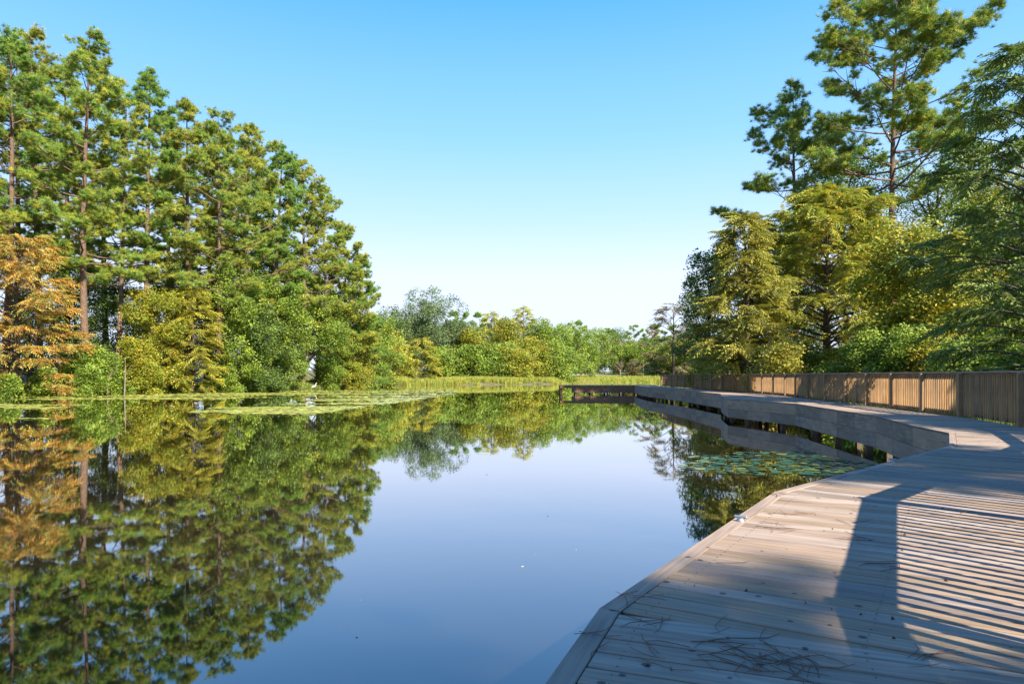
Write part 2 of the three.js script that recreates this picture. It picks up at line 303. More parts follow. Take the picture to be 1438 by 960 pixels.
// ---------------------------------------------------------------- foliage pieces
function tri(list) { const g = new THREE.BufferGeometry(); g.setAttribute('position', new THREE.Float32BufferAttribute(list, 3)); return g; }
function tuftGeometry(seed, n = 48, len = 0.38, w = 0.03) {     // a brush of pine needles
  const r = rng(seed), out = [];
  for (let i = 0; i < n; i++) {
    const th = r() * 6.283, el = -0.35 + r() * 1.75, d = V(Math.cos(th) * Math.cos(el), Math.sin(el), Math.sin(th) * Math.cos(el)), s = V(r() - 0.5, r() - 0.5, r() - 0.5).cross(d).normalize().multiplyScalar(w * (0.7 + r() * 0.6)), l = len * (0.6 + r() * 0.6), o = V((r() - 0.5) * 0.2, (r() - 0.5) * 0.14, (r() - 0.5) * 0.2);
    out.push(o.x - s.x / 2, o.y - s.y / 2, o.z - s.z / 2, o.x + s.x / 2, o.y + s.y / 2, o.z + s.z / 2, o.x + d.x * l, o.y + d.y * l - l * 0.1, o.z + d.z * l);
  }
  return tri(out);
}
function leafGeometry(seed, n = 22, rad = 0.42, size = 0.17) {   // a twig's worth of broad leaves
  const r = rng(seed), out = [];
  for (let i = 0; i < n; i++) {
    const c = V(r() - 0.5, (r() - 0.5) * 0.8, r() - 0.5).multiplyScalar(rad * 2), nrm = V(r() - 0.5, 0.35 + r() * 0.6, r() - 0.5).normalize(), a = V(r() - 0.5, r() * 0.4 - 0.4, r() - 0.5).cross(nrm).normalize(), b = nrm.clone().cross(a), L = size * (0.7 + r() * 0.6), W = L * 0.36;
    const A = c.clone().addScaledVector(a, -L / 2), B = c.clone().addScaledVector(b, W).addScaledVector(nrm, -0.012), C = c.clone().addScaledVector(a, L / 2).addScaledVector(nrm, -0.02), D = c.clone().addScaledVector(b, -W).addScaledVector(nrm, -0.012);
    out.push(...A.toArray(), ...B.toArray(), ...C.toArray(), ...A.toArray(), ...C.toArray(), ...D.toArray());
  }
  return tri(out);
}
function featherGeometry(seed, n = 30, len = 0.95) {             // a drooping feathery cypress spray, pointing along +x
  const r = rng(seed), out = [];
  for (let i = 0; i < n; i++) {
    const t = (i + r()) / n, x = t * len, y = -0.28 * t * t * len + (r() - 0.5) * 0.08, z = (r() - 0.5) * 0.14, side = i % 2 ? 1 : -1, l = 0.26 * (1 - 0.55 * t) * (0.7 + r() * 0.6), w = 0.035 + r() * 0.02;
    const d = V(0.55 + r() * 0.3, -0.15 - r() * 0.5, side * (0.5 + r() * 0.5)).normalize();
    out.push(x - w, y, z, x + w, y + (r() - 0.5) * 0.04, z, x + d.x * l, y + d.y * l, z + d.z * l);
  }
  return tri(out);
}
const TUFT = [1, 2, 3].map((s) => tuftGeometry(s)), LEAF = [4, 5].map((s) => leafGeometry(s)), FEATHER = [6, 7].map((s) => featherGeometry(s));
const bladeGeometry = (() => { const r = rng(77), out = []; for (let i = 0; i < 16; i++) { const x = (r() - 0.5) * 0.5, z = (r() - 0.5) * 0.5, h = 0.45 + r() * 0.6, lx = (r() - 0.5) * 0.4, lz = (r() - 0.5) * 0.4, w = 0.018 + r() * 0.012, a = r() * 6.28, wx = Math.cos(a) * w, wz = Math.sin(a) * w; out.push(x - wx, 0, z - wz, x + wx, 0, z + wz, x + lx * 0.35 + wx * 0.8, h * 0.6, z + lz * 0.35 + wz * 0.8, x - wx, 0, z - wz, x + lx * 0.35 + wx * 0.8, h * 0.6, z + lz * 0.35 + wz * 0.8, x + lx, h, z + lz); } return tri(out); })();

const tintOf = (r, cols, spread = 0.22) => { const c = cols[Math.floor(r() * cols.length)], k = 1 + (r() - 0.5) * 2 * spread; return new THREE.Color().setRGB(c[0] * k * (1 + (r() - 0.5) * 0.16), c[1] * k, c[2] * k); };
const spin = (r, tilt = 0.5) => new THREE.Quaternion().setFromEuler(new THREE.Euler((r() - 0.5) * 2 * tilt, r() * 6.283, (r() - 0.5) * 2 * tilt));
const GREEN = {
  pine: [[0.334, 0.386, 0.045], [0.391, 0.431, 0.05], [0.275, 0.341, 0.045], [0.469, 0.449, 0.05], [0.234, 0.305, 0.05]],
  pineDeep: [[0.181, 0.311, 0.044], [0.235, 0.375, 0.05], [0.272, 0.375, 0.05], [0.155, 0.271, 0.05]],
  leaf: [[0.274, 0.37, 0.036], [0.209, 0.309, 0.036], [0.339, 0.417, 0.043], [0.177, 0.263, 0.036]],
  leafDeep: [[0.124, 0.206, 0.033], [0.164, 0.252, 0.039], [0.099, 0.174, 0.033], [0.197, 0.252, 0.039]],
  leafYellow: [[0.38, 0.369, 0.03], [0.304, 0.343, 0.035], [0.455, 0.382, 0.03], [0.253, 0.318, 0.03]],
  oak: [[0.156, 0.228, 0.076], [0.204, 0.269, 0.089], [0.133, 0.196, 0.068]],
  cypress: [[0.373, 0.411, 0.046], [0.459, 0.456, 0.046], [0.306, 0.37, 0.046], [0.527, 0.447, 0.046]],
  cypressLime: [[0.38, 0.36, 0.05], [0.44, 0.40, 0.055], [0.32, 0.33, 0.045]],
  cypressGold: [[0.44, 0.4, 0.035], [0.38, 0.38, 0.035], [0.5, 0.42, 0.035], [0.3, 0.34, 0.035]],
  cypressRust: [[0.56, 0.34, 0.06], [0.6, 0.38, 0.07], [0.5, 0.38, 0.07], [0.48, 0.27, 0.05], [0.54, 0.43, 0.07], [0.34, 0.36, 0.06]],
  cypressGreen: [[0.2, 0.28, 0.05], [0.25, 0.31, 0.05], [0.17, 0.25, 0.045]],
  bronze: [[0.195, 0.16, 0.072], [0.255, 0.192, 0.078], [0.15, 0.16, 0.065], [0.285, 0.272, 0.078]],
};
// ---------------------------------------------------------------- trees
function seat(x, d) { return V(x, groundY(x, -d) - 0.12, -d); }
function trunkLine(r, h, lean, wob = 0.012) { const out = [], ax = (r() - 0.5) * 2, az = (r() - 0.5) * 2; for (let k = 0; k <= 9; k++) { const t = k / 9; out.push(V(lean[0] * t * h + wob * h * ax * Math.sin(t * 4.2), h * t, lean[1] * t * h + wob * h * az * Math.sin(t * 3.6 + 1) - wob * h * az * Math.sin(1))); } return out; }
const along = (line, t) => { const f = Math.min(0.9999, Math.max(0, t)) * (line.length - 1), k = Math.floor(f); return line[k].clone().lerp(line[k + 1], f - k); };
function pine(x, d, h, o, label, group) {
  const t = thing('pine_tree', label, 'pine tree', group), r = rng(o.seed); t.position.copy(seat(x, d));
  h -= t.position.y; const line = trunkLine(r, h, o.lean ?? [(r() - 0.5) * 0.06, (r() - 0.5) * 0.04]), r0 = o.girth ?? h * 0.0105, rad = (q) => r0 * (1 - q) ** 0.75 * (q < 0.03 ? 1.25 : 1) + 0.02;
  part(t, 'trunk', new Tubes().add(line, line.map((_, k) => rad(k / 9)), 9).build(), M.pineBark);
  const br = new Tubes(), sc = [new Scatter(), new Scatter(), new Scatter()], cs = o.crown ?? 0.42, R = o.spread ?? 4.6, n = Math.round((h * (1 - cs)) * (o.dense ?? 1.9)), cols = o.cols ?? GREEN.pine;
  const pad = (p, s) => { const m = Math.round((o.pad ?? 9) * (0.6 + r() * 0.8)); for (let i = 0; i < m; i++) { const q = p.clone().add(V((r() + r() - 1) * 0.95 * s, (r() + r() - 0.8) * 0.62 * s, (r() + r() - 1) * 0.95 * s)); sc[Math.floor(r() * 3)].put(q, spin(r, 0.7), (0.75 + r() * 0.5) * (o.tuft ?? 1), tintOf(r, cols)); } };
  for (let i = 0; i < n; i++) {
    const q = i / n, f = cs + (1 - cs) * (q * 0.97 + r() * 0.03), th = i * 2.4 + r() * 1.1, prof = Math.pow(1 - q, 0.55) * (0.62 + 0.38 * Math.min(1, q / 0.25)) + 0.09, L = R * prof * (0.4 + r() * 0.85), el = -0.05 + q * 0.75 + (r() - 0.5) * 0.6;
    const a = along(line, f), dir = V(Math.cos(th) * Math.cos(el), Math.sin(el), Math.sin(th) * Math.cos(el)), b = a.clone().addScaledVector(dir, L); b.y += L * 0.12;
    const limb = bent(a, b, -L * 0.13, 4), lr = Math.min(rad(f) * 0.5, 0.02 + L * 0.016); br.add(limb, limb.map((_, k) => lr * (1 - k / 4 * 0.8)), 5, false);
    const k = 2 + Math.round(L * 1.15);
    for (let j = 0; j < k; j++) {
      const s = 0.35 + 0.65 * (j + r() * 0.8) / k, p = along(limb, s), w = th + (j % 2 ? 1 : -1) * (0.5 + r() * 0.6), l = (0.35 + 0.28 * L * (1.15 - s)) * (0.7 + r() * 0.6), e = p.clone().add(V(Math.cos(w) * l, l * (0.15 + r() * 0.4), Math.sin(w) * l));
      br.add([p, p.clone().lerp(e, 0.5).add(V(0, -0.05 * l, 0)), e], [lr * 0.4, lr * 0.28, 0.008], 4, false); if (r() > 0.12) pad(e, 0.45 + r() * 0.6);
    }
    pad(b, 0.7 + r() * 0.3);
  }
  pad(line[9].clone().add(V(0, 0.1, 0)), 0.6);
  for (let i = 0; i < 5; i++) { const f = cs * (0.45 + r() * 0.55), th = r() * 6.28, a = along(line, f), l = 0.6 + r() * 1.6, b = a.clone().add(V(Math.cos(th) * l, l * 0.1, Math.sin(th) * l)); br.add(bent(a, b, -0.2 * l, 3), [0.035, 0.028, 0.018, 0.008], 4, false); }
  part(t, 'limbs', br.build(), M.pineBark, 'stuff');
  sc.forEach((s, i) => s.build(t, 'crown', TUFT[i], M.needle));
  return t;
}
function broadleaf(x, d, h, o, label, group, name = 'broadleaf_tree', category = 'tree') {
  const t = thing(name, label, category, group), r = rng(o.seed); t.position.copy(seat(x, d)); h -= t.position.y;
  const R = o.spread ?? h * 0.3, cs = o.crown ?? 0.25, line = trunkLine(r, h * 0.86, o.lean ?? [(r() - 0.5) * 0.08, (r() - 0.5) * 0.06], 0.02), r0 = o.girth ?? h * 0.014;
  part(t, 'trunk', new Tubes().add(line, line.map((_, k) => r0 * (1 - k / 9) ** 0.8 + 0.015), 8).build(), o.bark ?? M.greyBark);
  const br = new Tubes(), sc = [new Scatter(), new Scatter()], cols = o.cols ?? GREEN.leaf, lobes = o.lobes ?? 15, per = o.per ?? 75, S = o.leaf ?? 1;
  for (let i = 0; i < lobes; i++) {
    const q = (i + 0.5) / lobes, y = cs + (0.94 - cs) * q, prof = Math.sqrt(Math.max(0.05, 1 - ((q - (o.wide ?? 0.35)) / 0.72) ** 2)), th = i * 2.4 + r() * 0.9, rr = R * prof * (0.2 + 0.72 * r()), c = V(Math.cos(th) * rr, h * y, Math.sin(th) * rr), a = along(line, Math.max(0.12, y / 0.86 - 0.2 - r() * 0.1));
    c.x += along(line, y).x; c.z += along(line, y).z;
    const limb = bent(a, c, h * 0.02, 4); br.add(limb, limb.map((_, k) => Math.max(0.012, r0 * 0.36 * (1 - k / 4 * 0.85))), 5, false);
    const lr = V(R * (0.24 + r() * 0.3), Math.min(h * 0.17, R * 0.3) * (0.6 + r() * 0.7), R * (0.24 + r() * 0.3));
    for (let j = 0; j < per; j++) {
      const u = r() * 6.283, w = Math.acos(2 * r() - 1), k = 0.55 + 0.5 * Math.sqrt(r()), p = c.clone().add(V(Math.sin(w) * Math.cos(u) * lr.x * k, Math.cos(w) * lr.y * k, Math.sin(w) * Math.sin(u) * lr.z * k));
      if (p.y < 0.15) p.y = 0.15 + r() * 0.5;
      sc[j % 2].put(p, spin(r, 0.6), S * (0.75 + r() * 0.55), tintOf(r, cols));
      if (j % 14 === 0) { const e = limb[3]; br.add([e, e.clone().lerp(p, 0.55).add(V(0, 0.1, 0)), p], [r0 * 0.09 + 0.01, 0.015, 0.006], 4, false); }
    }
  }
  part(t, 'limbs', br.build(), o.bark ?? M.greyBark, 'stuff');
  sc.forEach((s, i) => s.build(t, 'crown', LEAF[i], M.leaf));
  return t;
}
function cypress(x, d, h, o, label, group) {
  const t = thing('cypress_tree', label, 'cypress tree', group), r = rng(o.seed); t.position.copy(seat(x, d)); h -= t.position.y;
  const R = o.spread ?? h * 0.36, cs = o.crown ?? 0.08, line = trunkLine(r, h * 0.98, [0, 0], 0.008), r0 = o.girth ?? h * 0.018, cols = o.cols ?? GREEN.cypress;
  part(t, 'trunk', new Tubes().add(line, line.map((_, k) => r0 * (1 - k / 9) ** 0.85 * (k === 0 ? 1.5 : 1) + 0.012), 8).build(), o.bark ?? M.greyBark);
  const br = new Tubes(), sc = [new Scatter(), new Scatter()], n = Math.round(h * (1 - cs) * (o.dense ?? 5.2));
  for (let i = 0; i < n; i++) {
    const q = (i + r()) / n, th = i * 2.399 + r() * 0.8, prof = (Math.pow(1 - q, o.taper ?? 0.75) * (0.72 + 0.28 * Math.min(1, q / 0.15)) + 0.04), L = R * prof * (0.62 + r() * 0.5), el = 0.12 + q * 0.75 + (r() - 0.5) * 0.25;
    const a = along(line, cs + (1 - cs) * q), b = a.clone().add(V(Math.cos(th) * L * Math.cos(el), L * Math.sin(el) - L * (o.droop ?? 0.2), Math.sin(th) * L * Math.cos(el))), limb = bent(a, b, L * 0.16, 4), lr = 0.012 + L * 0.012;
    br.add(limb, limb.map((_, k) => lr * (1 - k / 4 * 0.8)), 4, false);
    const m = Math.round((o.spray ?? 7) * (1.2 + L * 1.25));
    for (let j = 0; j < m; j++) {
      const s = 0.18 + 0.82 * Math.sqrt(r()), p = along(limb, s), w = th + (r() - 0.5) * 2.3, k = 0.25 + L * 0.16 * (1.2 - s); p.add(V(Math.cos(w) * k * r(), (r() - 0.5) * 0.3, Math.sin(w) * k * r()));
      const quat = new THREE.Quaternion().setFromEuler(new THREE.Euler((r() - 0.5) * 0.8, -w, (r() - 0.62) * 0.9, 'YXZ'));
      sc[j % 2].put(p, quat, (o.feather ?? 1) * (0.7 + r() * 0.55), tintOf(r, cols));
    }
  }
  part(t, 'limbs', br.build(), o.bark ?? M.greyBark, 'stuff');
  sc.forEach((s, i) => s.build(t, 'crown', FEATHER[i], M.feather));
  return t;
}
const shrub = (x, d, h, o, label, group) => broadleaf(x, d, h, { crown: 0.05, lobes: 9, per: 60, wide: 0.2, girth: 0.05, ...o, spread: o.spread ?? h * 0.55 }, label, group, 'shrub', 'shrub');

// pines on the bank across the water: pixel column, distance, pixel row of the top
const PINES = [
  [-75, 66, 20, 'pine standing behind the rust coloured cypress'], [5, 71, 40, 'tall pine with broad crown above the rust coloured cypress'], [55, 77, 52, 'pine with bare branch stubs beside the tallest pine'], [122, 72, 52, 'tallest dense pine of the grove on the bank'],
  [162, 77, 150, 'pine with long bare leaning trunk behind the bank shrubs', [0.05, 0]], [207, 80, 106, 'slim pine with narrow open top rising beside tallest pine'], [262, 84, 150, 'pine behind the golden cypress on the bank'], [305, 82, 160, 'round topped pine with several bare lower stems'],
  [345, 90, 180, 'full crowned pine in the middle of the grove'], [385, 93, 206, 'pine with thin airy top near end of grove'], [425, 97, 230, 'flat topped pine near the end of the grove'], [455, 101, 268, 'pine above the leaning dark trunk'],
  [486, 105, 318, 'shorter pine at the edge of the grove'], [509, 109, 362, 'lowest pine ending the grove toward the open sky'], [232, 92, 175, 'pine set back behind the slim open topped pine'], [90, 88, 100, 'pine set back behind the tallest pine'], [20, 86, 75, 'pine set back behind the rust coloured cypress'], [290, 97, 178, 'pine set back behind the round topped pine'], [365, 104, 205, 'pine set back behind the full crowned pine'], [150, 92, 120, 'pine set back between tallest and slim pines'],
];
PINES.forEach(([u, d, v, label, lean], i) => pine(xAt(u, d), d, hAt(v, d), { seed: 100 + i, spread: [6.2, 6.4, 5.4, 6.4, 5.2, 4.4, 5.8, 6.2, 6.6, 5.4, 5.8, 5.8, 5.8, 5.2, 5.6, 5.6, 5.6, 5.6, 6, 6][i], girth: i === 4 ? 0.27 : undefined, crown: [0.26, 0.3, 0.34, 0.3, 0.36, 0.4, 0.26, 0.32, 0.24, 0.26, 0.24, 0.18, 0.14, 0.12, 0.3, 0.34, 0.3, 0.25, 0.25, 0.3][i], lean, dense: 2.15, pad: [11, 9, 10][i % 3], tuft: [1.15, 1.05, 1.1][i % 3], cols: [GREEN.pine, [...GREEN.pine, ...GREEN.pineDeep], [...GREEN.pine, [0.33, 0.34, 0.06], [0.38, 0.36, 0.07]], GREEN.pineDeep][(i * 7) % 4] }, label, 'pines of the grove across the water'));

// understorey of the grove
const UNDER = [
  [128, 70, 488, 'leaf', 0.42], [192, 74, 478, 'leafYellow', 0.36], [222, 77, 405, 'leafYellow', 0.28], [330, 84, 372, 'leaf', 0.26], [362, 86, 420, 'leafDeep', 0.32], [402, 91, 395, 'leaf', 0.28], [446, 99, 410, 'leaf', 0.32], [492, 106, 425, 'leafYellow', 0.32], [525, 118, 440, 'leaf', 0.34], [300, 90, 390, 'leafDeep', 0.34], [170, 84, 390, 'leafDeep', 0.3], [100, 80, 380, 'leafDeep', 0.32], [250, 88, 360, 'leafDeep', 0.3], [395, 100, 330, 'leafDeep', 0.28], [445, 108, 345, 'leafDeep', 0.3], [40, 82, 400, 'leafDeep', 0.3], [345, 96, 330, 'leafDeep', 0.28],
];
const UNDERWORDS = ['leafy green tree between the rust cypress and the pale dead stems', 'green tree rising behind the pale dead stems', 'yellow green tree beside the golden cypress', 'green tree under the round topped pine', 'dark tree under the full crowned pine', 'green tree beneath the thin airy topped pine', 'green tree just behind the leaning dark trunk', 'yellow green tree at the foot of the shorter edge pine', 'green tree ending the grove beside the open water',
  'dark tree behind the golden cypress and round topped pine', 'dark tree behind the long bare leaning pine trunk', 'dark tree behind the rust cypress and tallest pine', 'dark tree behind the golden cypress', 'dark tall tree behind the thin airy topped pine', 'dark tree behind the pine above the leaning trunk', 'dark tree behind the large rust cypress', 'dark tall tree behind the full crowned pine'];
UNDER.forEach(([u, d, v, c, k], i) => { const h = hAt(v, d); broadleaf(xAt(u, d), d, h, { seed: 200 + i, cols: GREEN[c], spread: h * k, leaf: 1.25, per: 62, lobes: 15, crown: 0.14, bark: i % 3 ? M.darkBark : M.greyBark }, UNDERWORDS[i], 'understorey trees of the grove'); });
cypress(xAt(22, 66), 66, hAt(332, 66), { seed: 301, spread: 8, cols: GREEN.cypressRust, taper: 0.45, crown: 0.06, feather: 1.25, dense: 4.6, spray: 6 }, 'large rust orange cypress leaning over the bank');
cypress(xAt(-62, 63), 63, hAt(380, 63), { seed: 302, spread: 5, cols: GREEN.cypressRust, feather: 1.25, dense: 4.4, spray: 6 }, 'smaller rust orange cypress beside the large one');
cypress(xAt(270, 79), 79, hAt(398, 79), { seed: 303, spread: 4.3, cols: GREEN.cypressGold, taper: 0.62, feather: 1.25, spray: 6 }, 'golden yellow cypress at the waterline below the pines');
cypress(xAt(232, 77), 77, hAt(455, 77), { seed: 304, spread: 2.6, cols: GREEN.cypressGold, feather: 1.15 }, 'small golden cypress sapling beside the larger golden cypress');
const BANKWORDS = ['low green shrub between rust cypress and pale dead stems', 'low green shrub beside the pale upright dead stem', 'yellowish low shrub at the foot of the golden cypress', 'low shrub under the round topped pine', 'low shrub at the waterline under the full crowned pine', 'dark low shrub behind the egret', 'low shrub beyond the leaning dark trunk', 'yellowish low shrub at the foot of the edge pine', 'low shrub where grove meets the far reeds', 'low shrub under the large rust cypress', 'low shrub at the water in front of the rust cypress'];
[[120, 66, 515, 'leaf'], [160, 70, 520, 'leaf'], [200, 73, 505, 'leafYellow'], [318, 82, 512, 'leaf'], [352, 85, 520, 'leaf'], [385, 88, 518, 'leafDeep'], [460, 100, 505, 'leaf'], [485, 104, 498, 'leafYellow'], [510, 110, 502, 'leaf'], [60, 66, 520, 'leaf'], [10, 62, 530, 'leaf']].forEach(([u, d, v, c], i) => shrub(xAt(u, d), d, Math.max(2, hAt(v, d)), { seed: 330 + i, cols: GREEN[c], leaf: 0.95 }, BANKWORDS[i], 'shrubs along the grove bank'));
{ // dark trunk leaning out over the water, and two pale dead stems
  const t = thing('leaning_tree', 'dark bare trunk leaning out over the water', 'tree'), a = seat(xAt(413, 95), 95); t.position.copy(a);
  const line = [V(0, 0, 0), V(1.0, 1.6, 0.4), V(2.2, 3.6, 0.8), V(3.6, 5.2, 1.1), V(5.2, 6.2, 1.2), V(6.6, 7.4, 1.3)]; part(t, 'trunk', new Tubes().add(line, [0.36, 0.27, 0.23, 0.18, 0.13, 0.05], 8).build(), M.darkBark);
  part(t, 'limb', new Tubes().add([V(3.6, 5.2, 1.1), V(4.6, 5.3, 1.5), V(6.2, 5.0, 1.8)], [0.1, 0.07, 0.02], 6).build(), M.darkBark); part(t, 'limb', new Tubes().add([V(2.2, 3.6, 0.8), V(2.4, 5.4, 0.6), V(3.2, 7.2, 0.4)], [0.12, 0.08, 0.03], 6).build(), M.darkBark);
  const sc = new Scatter(), r = rng(9); for (let i = 0; i < 260; i++) { const p = along(line, 0.6 + r() * 0.4).add(V((r() - 0.4) * 3, (r() - 0.3) * 2.4, (r() - 0.5) * 2.4)); sc.put(p, spin(r), 0.9 + r() * 0.4, tintOf(r, GREEN.leaf)); } sc.build(t, 'crown', LEAF[0], M.leaf);
}
for (const [u, d, lx, h] of [[147, 68, 0.8, 4.6], [175, 69, 0.05, 5.2]]) { const t = thing('dead_stem', lx > 0.5 ? 'pale crooked dead stem at the waterline' : 'pale upright dead stem at the waterline', 'dead tree'), p = seat(xAt(u, d), d); t.position.copy(p); part(t, 'trunk', new Tubes().add([V(0, 0, 0), V(lx * 0.3, h * 0.3, 0.1), V(lx * 0.5, h * 0.65, 0), V(lx * 1.6, h, 0.1)], [0.09, 0.075, 0.06, 0.02], 6).build(), M.paleBark); part(t, 'limb', new Tubes().add([V(lx * 0.5, h * 0.65, 0), V(lx + 0.7, h * 0.85, 0.1)], [0.04, 0.012], 5).build(), M.paleBark); }

// trees around the far end of the pond: column, distance, row of the top, kind, spread
const FAR = [
  [600, 172, 411, 'oak', 9.5], [560, 168, 438, 'oak', 7], [640, 178, 452, 'oak', 7], [552, 150, 470, 'gold', 4.2], [592, 152, 474, 'gold', 4.6], [536, 132, 455, 'leafYellow', 5], [660, 172, 462, 'leafYellow', 5], [690, 186, 436, 'cypress', 5.5], [735, 184, 428, 'cypress', 6.5], [712, 178, 448, 'leafYellow', 5.5], [765, 182, 452, 'leaf', 7], [750, 170, 478, 'leafYellow', 6], [700, 164, 484, 'leaf', 6.5], [660, 162, 488, 'leaf', 5.5], [620, 162, 490, 'leaf', 5], [780, 172, 484, 'leaf', 5.5], [795, 205, 455, 'leaf', 8], [724, 162, 492, 'leafYellow', 4.5], [640, 190, 440, 'pine', 5], [672, 205, 442, 'pine', 5], [815, 228, 452, 'pine', 6.5], [840, 262, 462, 'leaf', 10], [868, 280, 464, 'leafDeep', 9], [892, 290, 458, 'pine', 6], [918, 300, 456, 'pine', 6], [850, 300, 462, 'pine', 7], [880, 262, 480, 'bronze', 7], [910, 255, 476, 'leafDeep', 8], [825, 240, 482, 'leaf', 6], [945, 290, 458, 'pine', 7], [975, 270, 462, 'pine', 7], [935, 250, 480, 'leafDeep', 8], [885, 236, 482, 'leaf', 7], [922, 232, 478, 'leaf', 7], [955, 225, 474, 'leafYellow', 7], [985, 215, 470, 'leaf', 7], [965, 240, 484, 'leafDeep', 8],
  [580, 200, 450, 'leafDeep', 9], [540, 160, 450, 'leafDeep', 7], [615, 205, 455, 'leafDeep', 9], [700, 215, 455, 'leafDeep', 9], [750, 215, 462, 'leafDeep', 9], [790, 240, 468, 'leafDeep', 9],
];
const FARWORDS = { oak: ['tall grey green oak with open crown on the far shore', 'oaks on the far shore'], gold: ['yellow cypress standing at the reeds of the far shore', 'yellow cypresses at the far reeds'], cypress: ['pointed olive cypress rising above the far shore trees', 'pointed cypresses on the far shore'], pine: ['distant pine topping the far treeline', 'distant pines'], leaf: ['green leafy tree in the far shore treeline', 'green trees of the far shore'], leafDeep: ['dark green tree behind the far shore treeline', 'dark trees of the far shore'], leafYellow: ['yellow green leafy tree by the far reeds', 'yellow green trees of the far shore'], bronze: ['bronze leaved tree behind the far meadow', 'bronze trees of the far meadow'] };
const FAROWN = { 0: 'largest grey green oak with open domed crown on far shore', 1: 'smaller oak between largest oak and the pine grove', 2: 'smaller oak on the far shore beyond the largest oak', 7: 'shorter pointed olive cypress on the far shore', 8: 'tallest pointed olive cypress on the far shore', 3: 'yellow cypress at the reeds nearer the pine grove', 4: 'yellow cypress at the reeds below the largest oak' };
FAR.forEach(([u, d, v, c, s], i) => {
  const x = xAt(u, d), h = hAt(v, d), label = FAROWN[i] ?? FARWORDS[c][0], group = FARWORDS[c][1], seed = 400 + i;
  if (c === 'pine') pine(x, d, h, { seed, spread: s, crown: 0.4, dense: 1.2, tuft: 1.9, pad: 6, cols: GREEN.pineDeep }, label, group);
  else if (c === 'gold' || c === 'cypress') cypress(x, d, h, { seed, spread: s, cols: c === 'gold' ? GREEN.cypressGold : GREEN.cypress, feather: 2, dense: 3, spray: 3.2, taper: 0.65 }, label, group);
  else broadleaf(x, d, h, { seed, spread: s, cols: GREEN[c], leaf: 2.1, lobes: 16, per: 52, crown: c === 'oak' ? 0.3 : 0.1, bark: M.greyBark }, label, group);
});

// trees behind the railing
pine(xAt(1256, 52), 52, hAt(-14, 52), { seed: 501, spread: 8.8, crown: 0.46, girth: 0.29, dense: 3.1, pad: 17, cols: [...GREEN.pineDeep, ...GREEN.pine], tuft: 1.0, lean: [0.0, 0] }, 'tall open crowned pine towering behind the railing');
pine(xAt(1117, 58), 58, hAt(138, 58), { seed: 502, spread: 6, crown: 0.38, dense: 2.2, pad: 12, cols: [...GREEN.pineDeep, ...GREEN.pine], tuft: 1.0, lean: [0.0, 0] }, 'second pine rising beyond the olive cypress');
cypress(xAt(1163, 48), 48, hAt(272, 48), { seed: 503, spread: 7.8, cols: GREEN.cypress, taper: 0.42, feather: 1.05, dense: 8, spray: 10, crown: 0.08, girth: 0.34 }, 'broad olive green cypress behind the railing');
cypress(xAt(1048, 45), 45, hAt(296, 45), { seed: 504, crown: 0.22, spread: 3.4, cols: GREEN.cypressLime, taper: 0.6, feather: 1.1, dense: 6.5, spray: 9 }, 'narrow pointed lime green cypress beside the broad one');
cypress(xAt(1450, 23), 23, hAt(60, 23), { seed: 505, spread: 4.4, cols: GREEN.cypressGreen, taper: 0.55, feather: 0.85, dense: 6, spray: 8, crown: 0.12 }, 'green feathery cypress close behind the railing');
broadleaf(xAt(1310, 58), 58, hAt(178, 58), { seed: 506, spread: 5.8, cols: GREEN.leaf, leaf: 0.95, lobes: 20, per: 95, crown: 0.12 }, 'tall light green leafy tree beside the towering pine');
broadleaf(xAt(1392, 60), 60, hAt(205, 60), { seed: 507, spread: 6, cols: GREEN.leafYellow, leaf: 0.95, lobes: 18, per: 90, crown: 0.12 }, 'yellow green leafy tree behind the dark cypress');
broadleaf(xAt(1190, 62), 62, hAt(195, 62), { seed: 508, spread: 5, cols: GREEN.leafDeep, leaf: 1.1, lobes: 18, per: 80 }, 'deep green tree between the two pines');
broadleaf(xAt(995, 66), 66, hAt(335, 66), { seed: 509, spread: 3.6, cols: GREEN.leafDeep, leaf: 1.1, lobes: 14, per: 60 }, 'dark leaved tree beside the lime green cypress');
broadleaf(xAt(1288, 37), 37, hAt(310, 37), { seed: 510, spread: 2.9, cols: GREEN.leafYellow, leaf: 1, lobes: 16, per: 75 }, 'yellowing tree below the towering pine');
[[1420, 60, 250], [1085, 70, 330], [1230, 72, 300], [1330, 66, 330], [1490, 42, 260], [1390, 70, 300]].forEach(([u, d, v], i) => broadleaf(xAt(u, d), d, hAt(v, d), { seed: 520 + i, spread: 5, cols: GREEN.leafDeep, leaf: 1.2, lobes: 16, per: 70, crown: 0.1, bark: M.darkBark }, 'dark green woodland tree well behind the railing', 'woodland trees behind the railing'));
cypress(xAt(946, 86), 86, hAt(428, 86), { seed: 530, spread: 4.4, cols: GREEN.bronze, taper: 0.45, feather: 1.3, dense: 3, spray: 3.4, crown: 0.2, droop: 0.05, bark: M.darkBark, girth: 0.22 }, 'bronze layered tree with black trunk at the railing end');
const RAILWORDS = ['golden shrub behind the railing end below the dark leaved tree', 'olive shrub behind the railing below the lime cypress', 'lime shrub against the railing before the broad cypress trunk', 'olive shrub at the foot of the broad olive cypress', 'leafy shrub behind the railing under the broad cypress skirt', 'leafy shrub behind the railing below the yellowing tree', 'yellowish leafy shrub behind the railing beside the yellowing tree', 'leafy shrub behind the railing between yellowing tree and feathery cypress', 'leafy shrub behind the railing under the feathery cypress', 'small golden shrub behind the railing below the lime cypress', 'yellowish shrub behind the railing under the broad olive cypress', 'leafy shrub right beneath the feathery cypress trunk'];
